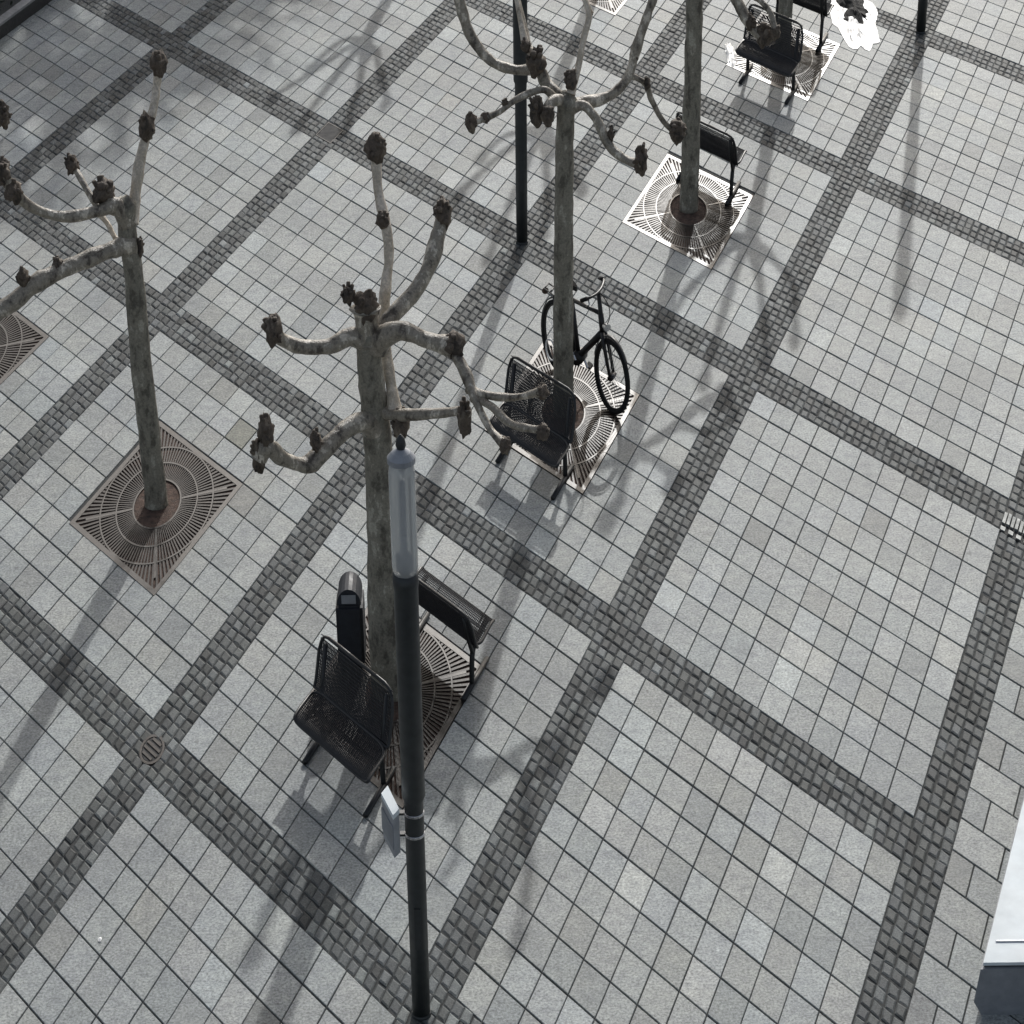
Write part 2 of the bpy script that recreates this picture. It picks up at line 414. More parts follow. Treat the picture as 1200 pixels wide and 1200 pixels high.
   {"pale": 0, "path": [[0.005,0.0,2.629,0.051],[-0.197,0.067,2.754,0.047],[-0.414,0.133,2.815,0.0432],[-0.556,0.2,3.036,0.0391]],
    "knobs": [[-0.572,0.2,3.084,0.078,0.136]]},
   {"pale": 0, "path": [[0.005,0.0,2.629,0.051],[0.041,0.2,2.949,0.0457],[0.093,0.4,3.285,0.0405],[0.07,0.6,3.463,0.0354]],
    "knobs": [[0.069,0.6,3.51,0.079,0.137]]},
   {"pale": 0, "path": [[0.005,0.0,2.629,0.047],[0.248,0.15,2.753,0.0413],[0.456,0.3,2.992,0.0354]],
    "knobs": [[0.47,0.3,3.04,0.079,0.137]]},
  ],
  "knobs": []},
 "far": {"at": [3.055,27.162],
  "trunk": [[-0.02,0,-0.02,0.095],[0,0,0.6,0.076],[0.02,0,1.6,0.07],[0.03,0,2.66,0.07]],
  "limbs": [
   {"pale": 0, "path": [[0.0,-0.0,2.62,0.055],[0.151,-0.046,2.694,0.0495],[0.27,-0.082,2.821,0.044],[0.473,-0.144,3.076,0.0385],[0.559,-0.17,3.619,0.033]],
    "knobs": [[0.559,-0.17,3.6590000000000003,0.06,0.11]]},
   {"pale": 0, "path": [[0.0,0.0,2.62,0.055],[0.079,0.254,2.685,0.0495],[0.158,0.507,2.885,0.044],[0.231,0.744,3.158,0.0385],[0.317,1.021,3.339,0.033]],
    "knobs": [[0.317,1.021,3.379,0.06,0.11]]},
   {"pale": 0, "path": [[-0.0,0.0,2.62,0.055],[-0.086,0.202,2.699,0.0495],[-0.188,0.443,2.874,0.044],[-0.305,0.719,3.153,0.0385],[-0.41,0.966,3.438,0.033]],
    "knobs": [[-0.41,0.966,3.478,0.06,0.11]]},
   {"pale": 0, "path": [[-0.0,-0.0,2.62,0.055],[-0.158,-0.058,2.684,0.0495],[-0.272,-0.1,2.836,0.044],[-0.482,-0.177,3.106,0.0385],[-0.602,-0.221,3.41,0.033]],
    "knobs": [[-0.602,-0.221,3.45,0.06,0.11]]},
   {"pale": 0, "path": [[-0.0,-0.0,2.62,0.055],[-0.074,-0.255,2.693,0.0495],[-0.157,-0.543,2.871,0.044],[-0.237,-0.818,3.177,0.0385],[-0.319,-1.103,3.521,0.033]],
    "knobs": [[-0.319,-1.103,3.561,0.06,0.11]]},
   {"pale": 0, "path": [[0.0,-0.0,2.62,0.055],[0.053,-0.293,2.693,0.0495],[0.103,-0.566,2.836,0.044],[0.157,-0.868,3.129,0.0385],[0.188,-1.039,3.339,0.033]],
    "knobs": [[0.188,-1.039,3.379,0.06,0.11]]},
  ],
  "knobs": []},
 "out1": {"at": [-4.061,30.98],
  "trunk": [[0,0,-0.02,0.085],[0.01,0,0.8,0.072],[-0.01,0,1.7,0.068],[0,0,2.66,0.07]],
  "limbs": [
   {"pale": 0, "path": [[0.0,0.0,2.62,0.055],[0.162,0.023,2.696,0.0495],[0.323,0.046,2.822,0.044],[0.444,0.063,3.192,0.0385],[0.614,0.087,3.59,0.033]],
    "knobs": [[0.614,0.087,3.63,0.06,0.11]]},
   {"pale": 0, "path": [[0.0,0.0,2.62,0.055],[0.103,0.212,2.693,0.0495],[0.185,0.379,2.836,0.044],[0.293,0.602,3.187,0.0385],[0.431,0.884,3.368,0.033]],
    "knobs": [[0.431,0.884,3.408,0.06,0.11]]},
   {"pale": 0, "path": [[-0.0,0.0,2.62,0.055],[-0.09,0.202,2.683,0.0495],[-0.209,0.469,2.836,0.044],[-0.275,0.618,3.198,0.0385],[-0.418,0.939,3.407,0.033]],
    "knobs": [[-0.418,0.939,3.447,0.06,0.11]]},
   {"pale": 0, "path": [[-0.0,-0.0,2.62,0.055],[-0.135,-0.076,2.7,0.0495],[-0.298,-0.168,2.892,0.044],[-0.464,-0.262,3.083,0.0385],[-0.558,-0.315,3.37,0.033]],
    "knobs": [[-0.558,-0.315,3.41,0.06,0.11]]},
   {"pale": 0, "path": [[-0.0,-0.0,2.62,0.055],[-0.101,-0.22,2.683,0.0495],[-0.205,-0.446,2.845,0.044],[-0.286,-0.621,3.171,0.0385],[-0.395,-0.857,3.415,0.033]],
    "knobs": [[-0.395,-0.857,3.455,0.06,0.11]]},
   {"pale": 0, "path": [[0.0,-0.0,2.62,0.055],[0.082,-0.272,2.683,0.0495],[0.158,-0.522,2.883,0.044],[0.204,-0.674,3.165,0.0385],[0.292,-0.968,3.494,0.033]],
    "knobs": [[0.292,-0.968,3.5340000000000003,0.06,0.11]]},
  ],
  "knobs": []},
 "out2": {"at": [-0.816,32.399],
  "trunk": [[0,0,-0.02,0.085],[0.01,0,0.8,0.072],[-0.01,0,1.7,0.068],[0,0,2.66,0.07]],
  "limbs": [
   {"pale": 0, "path": [[0.0,-0.0,2.62,0.055],[0.154,-0.049,2.684,0.0495],[0.28,-0.089,2.895,0.044],[0.417,-0.133,3.141,0.0385],[0.585,-0.186,3.456,0.033]],
    "knobs": [[0.585,-0.186,3.496,0.06,0.11]]},
   {"pale": 0, "path": [[0.0,0.0,2.62,0.055],[0.069,0.229,2.687,0.0495],[0.135,0.45,2.84,0.044],[0.22,0.733,3.185,0.0385],[0.292,0.972,3.354,0.033]],
    "knobs": [[0.292,0.972,3.394,0.06,0.11]]},
   {"pale": 0, "path": [[-0.0,0.0,2.62,0.055],[-0.057,0.273,2.69,0.0495],[-0.116,0.55,2.845,0.044],[-0.175,0.83,3.116,0.0385],[-0.231,1.098,3.59,0.033]],
    "knobs": [[-0.231,1.098,3.63,0.06,0.11]]},
   {"pale": 0, "path": [[-0.0,-0.0,2.62,0.055],[-0.163,-0.018,2.692,0.0495],[-0.28,-0.031,2.891,0.044],[-0.455,-0.05,3.156,0.0385],[-0.643,-0.071,3.406,0.033]],
    "knobs": [[-0.643,-0.071,3.446,0.06,0.11]]},
   {"pale": 0, "path": [[-0.0,-0.0,2.62,0.055],[-0.089,-0.25,2.684,0.0495],[-0.175,-0.493,2.873,0.044],[-0.275,-0.777,3.175,0.0385],[-0.337,-0.951,3.379,0.033]],
    "knobs": [[-0.337,-0.951,3.419,0.06,0.11]]},
   {"pale": 0, "path": [[0.0,-0.0,2.62,0.055],[0.044,-0.249,2.699,0.0495],[0.096,-0.545,2.873,0.044],[0.136,-0.771,3.074,0.0385],[0.174,-0.983,3.423,0.033]],
    "knobs": [[0.174,-0.983,3.463,0.06,0.11]]},
  ],
  "knobs": []},
 "out3": {"at": [1.12,29.781],
  "trunk": [[0,0,-0.02,0.085],[0.01,0,0.8,0.072],[-0.01,0,1.7,0.068],[0,0,2.66,0.07]],
  "limbs": [
   {"pale": 0, "path": [[0.0,-0.0,2.62,0.055],[0.148,-0.008,2.692,0.0495],[0.304,-0.017,2.834,0.044],[0.449,-0.025,3.139,0.0385],[0.633,-0.035,3.348,0.033]],
    "knobs": [[0.633,-0.035,3.388,0.06,0.11]]},
   {"pale": 0, "path": [[0.0,0.0,2.62,0.055],[0.093,0.24,2.683,0.0495],[0.195,0.506,2.892,0.044],[0.276,0.714,3.136,0.0385],[0.332,0.86,3.325,0.033]],
    "knobs": [[0.332,0.86,3.365,0.06,0.11]]},
   {"pale": 0, "path": [[-0.0,0.0,2.62,0.055],[-0.074,0.233,2.683,0.0495],[-0.154,0.488,2.853,0.044],[-0.249,0.787,3.12,0.0385],[-0.319,1.01,3.47,0.033]],
    "knobs": [[-0.319,1.01,3.5100000000000002,0.06,0.11]]},
   {"pale": 0, "path": [[-0.0,-0.0,2.62,0.055],[-0.163,-0.033,2.701,0.0495],[-0.318,-0.065,2.873,0.044],[-0.43,-0.088,3.071,0.0385],[-0.57,-0.116,3.341,0.033]],
    "knobs": [[-0.57,-0.116,3.3810000000000002,0.06,0.11]]},
   {"pale": 0, "path": [[-0.0,-0.0,2.62,0.055],[-0.05,-0.264,2.7,0.0495],[-0.11,-0.577,2.82,0.044],[-0.146,-0.762,3.186,0.0385],[-0.205,-1.073,3.614,0.033]],
    "knobs": [[-0.205,-1.073,3.654,0.06,0.11]]},
   {"pale": 0, "path": [[0.0,-0.0,2.62,0.055],[0.072,-0.27,2.688,0.0495],[0.126,-0.469,2.845,0.044],[0.225,-0.838,3.16,0.0385],[0.253,-0.944,3.394,0.033]],
    "knobs": [[0.253,-0.944,3.434,0.06,0.11]]},
  ],
  "knobs": []},
}

# ---------------------------------------------------------------- ground
bm = bmesh.new()
box(bm, -250, 250, -120, 600, -0.60, -0.05)
tag(obj("ground", bm, M_GROUND), "grey ground stretching away around the paved square", "ground", None, "structure")

bm = bmesh.new()
v = [bm.verts.new(G(a, b, -0.009)) for a, b in ((-3, 5), (7, 5), (7, -3), (-3, -3))]
bm.faces.new(v)
pavement = tag(obj("pavement", bm, M_JOINT), "square of pale granite slabs divided by darker cobbled strips", "pavement", None, "structure")
strips = empty("cobbled_strips", (0, 0, 0), "crossing strips of small dark granite setts between the slab fields", "paving", None, "structure")

GRATES = [(2.5, 2.5), (2.5, 1.5), (1.5, 2.5), (2.5, 0.5), (2.5, -0.5), (0.5, 2.5), (-0.5, 0.5), (0.5, -0.5), (1.5, -0.5)]

def stone_faces(bm, lay, c, hi, hj, ch, z, tone, jit=0.0, dome=0.0, tilt=0.0, R=random):
    """one stone: sides, chamfer, top; c centre, hi/hj half sizes in metres along the paving"""
    S_ = []
    for si, sj in ((-1, -1), (-1, 1), (1, 1), (1, -1)):
        S_.append((si * hi * (1 + R.uniform(-jit, jit)), sj * hj * (1 + R.uniform(-jit, jit))))
    tx, ty = R.uniform(-tilt, tilt), R.uniform(-tilt, tilt)
    rings = []
    for inset, zz in ((0, -0.0135), (0, z - ch), (ch * 1.1 if not dome else dome, z)):
        r = []
        for s, q in S_:
            ss = s - math.copysign(inset, s); qq = q - math.copysign(inset, q)
            w = c + L(ss, qq)
            h = zz if zz < -0.013 else zz + tx * s + ty * q
            r.append(bm.verts.new((w.x, w.y, h)))
        rings.append(r)
    fs = []
    for a, b_ in zip(rings, rings[1:]):
        for k in range(4):
            n = (k + 1) % 4
            fs.append(bm.faces.new((a[k], a[n], b_[n], b_[k])))
    fs.append(bm.faces.new(rings[-1]))
    for r in rings:
        for w in r: w[lay] = (*tone, 1.0)

def slab_tone(R):
    v = R.gauss(0.328, 0.031)
    h = R.gauss(0, 0.012)
    if R.random() < 0.04: v *= 0.80
    if R.random() < 0.04: v *= 1.13
    return (v * (0.950 + h), v * 1.004, v * (0.972 - h + R.uniform(-0.005, 0.02)))

def sett_tone(R):
    v = max(0.045, R.gauss(0.092, 0.025))
    if R.random() < 0.04: v *= 1.7
    return (v * 0.915, v, v * R.uniform(0.97, 1.03))

def new_layer(bm):
    return bm.verts.layers.float_color.new("tone")

def bulk(name, mat, parent, stones, label, **kw):
    bm = bmesh.new(); lay = new_layer(bm)
    for a, b_, hi, hj, tone in stones:
        stone_faces(bm, lay, G(a, b_), hi, hj, tone=tone, R=R_, z=R_.uniform(-0.002, 0.002), **kw)
    return obj(name, bm, mat, parent, kind="stuff", label=label)

R_ = random.Random(11)
slabs = []
def try_slab(a, b_, hi, hj, tone=None):
    for ga, gb in GRATES:
        if abs(a - ga) < 0.195 and abs(b_ - gb) < 0.195: return
    q = G(a, b_)
    if in_sight(q, 1.5):
        slabs.append((a, b_, hi, hj, tone or slab_tone(R_)))
for i in range(-3, 4):
    for j in range(-3, 5):
        a0, a1 = LINE_I[i] + STRIP / 2, LINE_I[i + 1] - STRIP / 2
        b0, b1 = LINE_J[j] + STRIP / 2, LINE_J[j + 1] - STRIP / 2
        pi_, pj_ = (a1 - a0) / 11, (b1 - b0) / 11
        gi = [R_.choice((0.004, 0.005, 0.0065)) for _ in range(11)]
        gj = [R_.choice((0.005, 0.0065, 0.009)) for _ in range(11)]
        for u in range(11):
            for w in range(11):
                tone = None
                if (i, j, u, w) == (1, 2, 6, 1): tone = (0.185, 0.19, 0.16)
                try_slab(a0 + (u + 0.5) * pi_, b0 + (w + 0.5) * pj_, pi_ * CELL / 2 - gi[u], pj_ * CELL / 2 - gj[w], tone)
# the margin beyond the last strip: longer slabs laid in running bond
for w in range(-3 * 12, 5 * 12):
    b_ = (w + 0.5) * 0.0815
    off = 0.0 if w % 2 else 0.062
    for u in range(14):
        a0 = LINE_I[4] + STRIP / 2 + (u * 0.124 - off if u else 0.0)
        a1 = LINE_I[4] + STRIP / 2 + ((u + 1) * 0.124 - off)
        try_slab((a0 + a1) / 2, b_, (a1 - a0) * CELL / 2 - 0.0065, 0.0815 * CELL / 2 - 0.0065)

def spread(stones, count):
    """the count nearest in view, and the rest"""
    seen = [s for s in stones if in_sight(G(s[0], s[1]), 0.985)]
    seen.sort(key=lambda s: (G(s[0], s[1]) - cam.location).length)
    near = seen[:count]
    ids = set(id(s) for s in near)
    return near, [s for s in stones if id(s) not in ids]

near, rest = spread(slabs, 300)
shared = {}
for a, b_, hi, hj, tone in near:
    key = (round(hi, 4), round(hj, 4), R_.randrange(9))
    if key not in shared:
        bm = bmesh.new(); lay = new_layer(bm)
        stone_faces(bm, lay, Vector((0, 0, 0)), hi, hj, 0.004, 0.0, tone, R=R_, tilt=0.004)
        me = bpy.data.meshes.new("slab"); bm.to_mesh(me); bm.free()
        me.materials.append(M_SLAB)
        shared[key] = me
    o = bpy.data.objects.new("slab", shared[key])
    o.location = G(a, b_, R_.uniform(-0.0015, 0.002))
    o.parent = pavement
    COL.objects.link(o)
bulk("slab_paving", M_SLAB, pavement, rest, None, ch=0.004, tilt=0.004)

setts = []
W4 = STRIP / 4
def try_sett(a, b_):
    for ga, gb in GRATES:
        if abs(a - ga) < 0.2 and abs(b_ - gb) < 0.2: return
    if in_sight(G(a, b_), 1.4):
        setts.append((a + R_.uniform(-1, 1) * 0.0018, b_ + R_.uniform(-1, 1) * 0.0018,
                      CELL * (W4 / 2) - R_.uniform(0.003, 0.0085), CELL * (W4 / 2) - R_.uniform(0.003, 0.0085), sett_tone(R_)))
for i in range(-3, 5):                     # strips running down-left
    for j in range(-3, 5):
        n = max(1, round((LINE_J[j + 1] - LINE_J[j]) / W4))
        pt = (LINE_J[j + 1] - LINE_J[j]) / n
        for k in range(n):
            for r in range(4):
                try_sett(LINE_I[i] + (r - 1.5) * W4, LINE_J[j] + (k + 0.5) * pt)
for j in range(-3, 5):                     # strips running down-right, between the others
    for i in range(-3, 4):
        a0, a1 = LINE_I[i] + STRIP / 2, LINE_I[i + 1] - STRIP / 2
        n = round((a1 - a0) / W4)
        pt = (a1 - a0) / n
        for k in range(n):
            for r in range(4):
                try_sett(a0 + (k + 0.5) * pt, LINE_J[j] + (r - 1.5) * W4)
COVERS = [(1.998, 2.986, 0.036), (0.978, 0.995, 0.040)]
setts = [s for s in setts if not any(abs(s[0] - a) < r and abs(s[1] - b_) < r for a, b_, r in COVERS)]
near, rest = spread(setts, 300)
metas = []
for k in range(24):
    tone = sett_tone(R_)
    bm = bmesh.new(); lay = new_layer(bm)
    hi = CELL * (W4 / 2) - R_.uniform(0.003, 0.0085); hj = CELL * (W4 / 2) - R_.uniform(0.003, 0.0085)
    stone_faces(bm, lay, Vector((0, 0, 0)), hi, hj, 0.006, 0.0, tone, jit=0.15, dome=0.015, tilt=0.03, R=R_)
    me = bpy.data.meshes.new("cobble"); bm.to_mesh(me); bm.free()
    me.materials.append(M_COBBLE)
    metas.append(me)
for s in near:
    o = bpy.data.objects.new("cobble", metas[R_.randrange(24)])
    o.location = G(s[0], s[1], R_.uniform(-0.004, 0.003))
    o.parent = strips
    COL.objects.link(o)
bulk("cobble_paving", M_COBBLE, strips, rest, None, ch=0.006, dome=0.015, jit=0.15, tilt=0.03)

# ---------------------------------------------------------------- covers in the paving
def plate(bm, s0, s1, t0, t1, z0, z1):
    box(bm, s0, s1, t1, t0, z0, z1, lambda x, y, z: L(x, y, z))

def round_plate(bm, r, z0, z1, seg=36, r0=None):
    """a round plate or, with r0, a ring, in paving metres"""
    if r0 is None:
        lo = [bm.verts.new(L(r * cos(2 * pi * k / seg), -r * sin(2 * pi * k / seg), z0)) for k in range(seg)]
        hi = [bm.verts.new(L(r * cos(2 * pi * k / seg), -r * sin(2 * pi * k / seg), z1)) for k in range(seg)]
        bm.faces.new(hi); bm.faces.new(list(reversed(lo)))
        for k in range(seg):
            n = (k + 1) % seg
            bm.faces.new((lo[k], lo[n], hi[n], hi[k]))
        return
    R4 = [[bm.verts.new(L(q * cos(2 * pi * k / seg), -q * sin(2 * pi * k / seg), z)) for k in range(seg)]
          for q, z in ((r0, z0), (r, z0), (r, z1), (r0, z1))]
    for x in range(4):
        A, B = R4[x], R4[(x + 1) % 4]
        for k in range(seg):
            n = (k + 1) % seg
            bm.faces.new((A[k], A[n], B[n], B[k]))

d = empty("drain_cover", G(1.998, 2.986), "round rusty drain cover with slots where two cobbled strips cross", "drain cover")
bm = bmesh.new(); round_plate(bm, 0.155, -0.012, 0.001, r0=0.128); obj("rim", bm, M_IRON, d)
bm = bmesh.new(); round_plate(bm, 0.122, -0.012, -0.002); obj("lid", bm, M_DARKIRON, d)
for k in range(4):
    bm = bmesh.new()
    y = -0.085 + k * 0.055
    w = math.sqrt(max(0.112 ** 2 - y * y, 0.001))
    plate(bm, -w, w, y - 0.014, y + 0.014, -0.004, 0.004)
    obj("bar", bm, M_IRON, d)

d = empty("access_cover", G(0.978, 0.995), "square dark metal cover at a crossing of cobbled strips near the top", "access cover")
bm = bmesh.new(); plate(bm, -0.165, 0.165, -0.165, 0.165, -0.012, 0.002); obj("lid", bm, M_DARKIRON, d)
bm = bmesh.new()
for a0, a1, b0, b1 in ((-0.185, 0.185, -0.185, -0.17), (-0.185, 0.185, 0.17, 0.185), (-0.185, -0.17, -0.17, 0.17), (0.17, 0.185, -0.17, 0.17)):
    plate(bm, a0, a1, b0, b1, -0.012, 0.004)
obj("frame", bm, M_IRON, d)

# ---------------------------------------------------------------- tree grates
def make_grate(a, b_, label):
    g = empty("tree_grate", G(a, b_), label, "tree grate", "square iron grates around the plane trees")
    h = 0.868
    bm = bmesh.new(); plate(bm, -h + 0.03, h - 0.03, -h + 0.03, h - 0.03, -0.0088, -0.0074)
    obj("soil", bm, M_SOIL, g)
    for a0, a1, b0, b1 in ((-h, h, -h, -h + 0.06), (-h, h, h - 0.06, h), (-h, -h + 0.06, -h + 0.06, h - 0.06), (h - 0.06, h, -h + 0.06, h - 0.06)):
        bm = bmesh.new(); plate(bm, a0, a1, b0, b1, -0.012, 0.005); obj("frame_bar", bm, M_STEEL, g)
    for r in (0.335, 0.575, 0.80):
        bm = bmesh.new(); round_plate(bm, r + 0.011, -0.010, 0.0045, 64, r - 0.009); obj("ring", bm, M_STEEL, g)
    for k in range(4):                                   # bolted joints between the four castings
        th = pi / 4 + k * pi / 2
        bm = bmesh.new()
        e, n = Vector((cos(th), sin(th))), Vector((-sin(th), cos(th)))
        def P(r, w, z): return L(e.x * r + n.x * w, -(e.y * r + n.y * w), z)
        hexa(bm, [P(0.35, -0.014, -0.011), P(1.0, -0.014, -0.011), P(1.0, 0.014, -0.011), P(0.35, 0.014, -0.011)],
                 [P(0.35, -0.014, 0.004), P(1.0, -0.014, 0.004), P(1.0, 0.014, 0.004), P(0.35, 0.014, 0.004)])
        obj("joint_bar", bm, M_STEEL, g)
    bm = bmesh.new()
    n_ = 112
    for k in range(n_):
        th = 2 * pi * (k + 0.5) / n_
        e, n = Vector((cos(th), sin(th))), Vector((-sin(th), cos(th)))
        rmax = min((h - 0.05) / max(abs(e.x), abs(e.y)), 1.18)
        for r0, r1, w in ((0.345, 0.565, 0.006), (0.59, 0.79, 0.0095), (0.815, rmax, 0.013)):
            if r1 - r0 < 0.02: continue
            def P(r, q, z): return L(e.x * r + n.x * q, -(e.y * r + n.y * q), z)
            hexa(bm, [P(r0, -w, -0.010), P(r1, -w, -0.010), P(r1, w, -0.010), P(r0, w, -0.010)],
                     [P(r0, -w, 0.0025), P(r1, -w, 0.0025), P(r1, w, 0.0025), P(r0, w, 0.0025)])
    obj("radial_bars", bm, M_IRON, g, kind="stuff")
    return g

grate0 = make_grate(*GRATES[0], "iron tree grate under the pair of mesh benches behind the front lamp post")
for (a, b_), lab in zip(GRATES[1:6] + [(1.5, -0.5)], (
        "iron tree grate beside the parked bicycle",
        "rusty brown iron tree grate lying open with no bench, left of the picture",
        "pale glinting tree grate in front of a single bench at upper right",
        "bright glinting tree grate between two benches at the top edge",
        "dark tree grate cut by the left edge of the picture",
        "glinting tree grate corner at the top edge, right of the thin lamp post")):
    c = copy_tree(grate0)
    c.location = G(a, b_); c["label"] = lab

# ---------------------------------------------------------------- pollarded plane trees
def knob_bm(x, y, z, rx, rz, seed):
    R = random.Random(seed)
    bm = bmesh.new()
    bmesh.ops.create_icosphere(bm, subdivisions=3, radius=1.0)
    for w in bm.verts:
        n_ = 1 + 0.42 * noise.noise(w.co * 2.0 + Vector((seed, 0, 0))) + 0.30 * noise.noise(w.co * 5.5 + Vector((0, seed, 0)))
        w.co = Vector((w.co.x * rx * n_ * 0.92 + x, w.co.y * rx * 1.3 * n_ + y, w.co.z * rz * n_ * 0.86 + z))
    for k in range(R.randrange(8, 13)):                  # blunt stubs of the shoots cut off each winter
        th = R.uniform(0, 2 * pi); ph = R.uniform(-0.35, 1.3)
        d_ = Vector((cos(th) * cos(ph), sin(th) * cos(ph), sin(ph)))
        p0 = Vector((x + d_.x * rx * 0.6, y + d_.y * rx * 0.8, z + d_.z * rz * 0.6))
        up = (d_ * Vector((0.9, 0.9, 1)) + Vector((0, 0, 0.35))).normalized()
        ln = R.uniform(0.30, 0.62) * rz
        p1 = p0 + Vector((up.x * ln * 0.6, up.y * ln, up.z * ln))
        r = R.uniform(0.20, 0.34) * rx
        tube(bm, [p0, p0 * 0.45 + p1 * 0.55, p1 * 0.93 + p0 * 0.07, p1], [r * 1.2, r * 1.05, r * 0.95, r * 0.55], 8, 0.25, seed + k)
    return bm

def make_tree(key, label):
    d = TREES[key]
    t_ = empty("plane_tree", (d["at"][0], d["at"][1], 0), label, "tree", "pollarded plane trees on the square")
    seed = sum(map(ord, key)) % 97
    sm = smooth_path(d["trunk"], 40)
    bm = bmesh.new()
    tube(bm, [q for q, r in sm], [r for q, r in sm], 18, 0.10, seed)
    obj("trunk", bm, M_TRUNK, t_, smooth=True)
    # the swollen head where the limbs spring
    hx, hy, hz, hr = d["trunk"][-1]
    bm = bmesh.new()
    bmesh.ops.create_icosphere(bm, subdivisions=3, radius=1.0)
    for w in bm.verts:
        n_ = 1 + 0.25 * noise.noise(w.co * 2 + Vector((seed, 3, 0)))
        w.co = Vector((w.co.x * hr * 1.12 * n_ + hx, w.co.y * hr * 1.2 * n_ + hy, w.co.z * hr * 1.5 * n_ + hz - hr * 0.4))
    obj("head", bm, M_TRUNK, t_, smooth=True)
    for n_, l in enumerate(d["limbs"]):
        pth = [list(q) for q in l["path"]]
        if l["knobs"]:
            k0 = min(l["knobs"], key=lambda k: (Vector(k[:3]) - Vector(pth[-1][:3])).length)
            if 0.04 < (Vector(k0[:3]) - Vector(pth[-1][:3])).length < 0.6: pth.append([k0[0], k0[1], k0[2], pth[-1][3]])
        sm = smooth_path(pth, 12 * (len(pth) - 1))
        bm = bmesh.new()
        rad = [r * (1 + 0.20 * noise.noise(q * 3.1 + Vector((n_ * 9.0, seed, 0))) + 0.16 * noise.noise(q * 9.0) + 0.45 * (k_ / (len(sm) - 1)) ** 8 + 0.35 * (1 - k_ / (len(sm) - 1)) ** 10) for k_, (q, r) in enumerate(sm)]
        tube(bm, [q for q, r in sm], rad, 14, 0.16, seed + n_ * 3.7)
        lo = obj("limb", bm, M_PALE if l["pale"] else M_LIMB, t_, smooth=True)
        for m_, k in enumerate(l["knobs"]):
            obj("knob", knob_bm(*k, seed * 3 + n_ * 11 + m_), M_KNOB, lo, smooth=True)
    for m_, k in enumerate(d["knobs"]):
        obj("knob", knob_bm(*k, seed * 5 + m_), M_KNOB, t_, smooth=True)
    return t_

make_tree("front", "pollarded plane tree with seven knobbed limbs in the centre, behind the front lamp post")
make_tree("mid", "tall pollarded plane tree standing by the bicycle, limbs reaching the top edge")
make_tree("left", "leaning pollarded plane tree on the bare rusty grate at left")
make_tree("edge", "pollarded plane tree outside the left edge, only knob ends showing")
make_tree("right", "plane tree whose bare trunk rises from the pale glinting grate at upper right")
make_tree("far", "plane tree trunk between the two benches at the top edge")
make_tree("out1", "pollarded plane tree beyond the top left corner, casting its shadow there")
make_tree("out2", "pollarded plane tree beyond the top edge, shading the upper left paving")
make_tree("out3", "pollarded plane tree beyond the top edge, shading the paving near the thin lamp post")

# ---------------------------------------------------------------- two bare trees added out of view to shade the top left
def shade_tree(x, y, label, seed=21):
    R = random.Random(seed)
    t_ = empty("shade_tree", (x, y, 0), label, "tree")
    bm = bmesh.new(); tube(bm, [Vector((0, 0, -0.05)), Vector((0.05, 0, 2)), Vector((0, 0.1, 4.2))], [0.19, 0.15, 0.13], 12, 0.1, 3)
    obj("trunk", bm, M_TRUNK, t_, smooth=True)
    bm = bmesh.new()
    def grow(p, d, ln, r, lev):
        q = p + d * ln * 0.5 + Vector((R.gauss(0, 0.03), R.gauss(0, 0.06), 0)) * ln
        e = p + d * ln
        tube(bm, [p, q, e], [max(r, 0.012), max(r * 0.8, 0.011), max(r * 0.6, 0.010)], 6 if lev < 2 else 4, caps=False)
        if lev >= 5: return
        for k in range(3 if lev < 4 else 4):
            n = (d + Vector((R.gauss(0, 0.30), R.gauss(0, 0.55), R.gauss(0.05, 0.40)))).normalized()
            grow(p + d * ln * R.uniform(0.55, 1.0), n, ln * R.uniform(0.62, 0.85), r * 0.62, lev + 1)
    for k in range(8):
        a = k * 0.8
        grow(Vector((0, 0.05, 3.2 + 0.15 * k)), Vector((0.60 * cos(a), 1.0 * sin(a), 0.62)).normalized(), 2.0, 0.17, 0)
    obj("crown", bm, M_LIMB, t_, kind="stuff")
shade_tree(-3.9, 41.8, "added unseen bare tree beyond the top left corner whose branches shade the paving there")
shade_tree(-4.4, 38.2, "added unseen bare tree beyond the left end of the top edge, nearest the square", 47)

# ---------------------------------------------------------------- lamp posts
def make_lamp(q, label):
    t_ = empty("lamp_post", q, label, "lamp post", "dark lamp posts on the strip crossings")
    bm = bmesh.new(); lathe(bm, [(0.060, -0.01), (0.060, 0.008), (0.055, 0.018)], 24); obj("base_flange", bm, M_POST, t_, smooth=False)
    bm = bmesh.new(); lathe(bm, [(0.053, 0.015), (0.055, 0.9), (0.055, 1.60), (0.066, 1.63), (0.066, 3.02), (0.070, 3.05), (0.070, 3.12)], 24)
    obj("shaft", bm, M_POST, t_, smooth=True)
    bm = bmesh.new(); box(bm, -0.018, 0.018, -0.0600, -0.050, 0.55, 0.85); obj("service_door", bm, M_POST, t_)
    bm = bmesh.new(); lathe(bm, [(0.03, 3.07), (0.060, 3.09), (0.070, 3.16), (0.070, 3.74), (0.062, 3.80)], 24); obj("lamp_tube", bm, M_GLASS, t_, smooth=True)
    bm = bmesh.new(); lathe(bm, [(0.020, 3.125), (0.034, 3.15), (0.034, 3.24), (0.012, 3.27), (0.012, 3.70)], 14); obj("bulb", bm, M_GREYMETAL, t_, smooth=True)
    bm = bmesh.new(); lathe(bm, [(0.060, 3.79), (0.074, 3.80), (0.074, 3.83), (0.05, 3.86), (0.022, 3.88)], 24); obj("cap", bm, M_GREYMETAL, t_)
    bm = bmesh.new(); lathe(bm, [(0.018, 3.87), (0.028, 3.90), (0.022, 3.94), (0.004, 3.965)], 14); obj("finial", bm, M_POST, t_, smooth=True)
    return t_

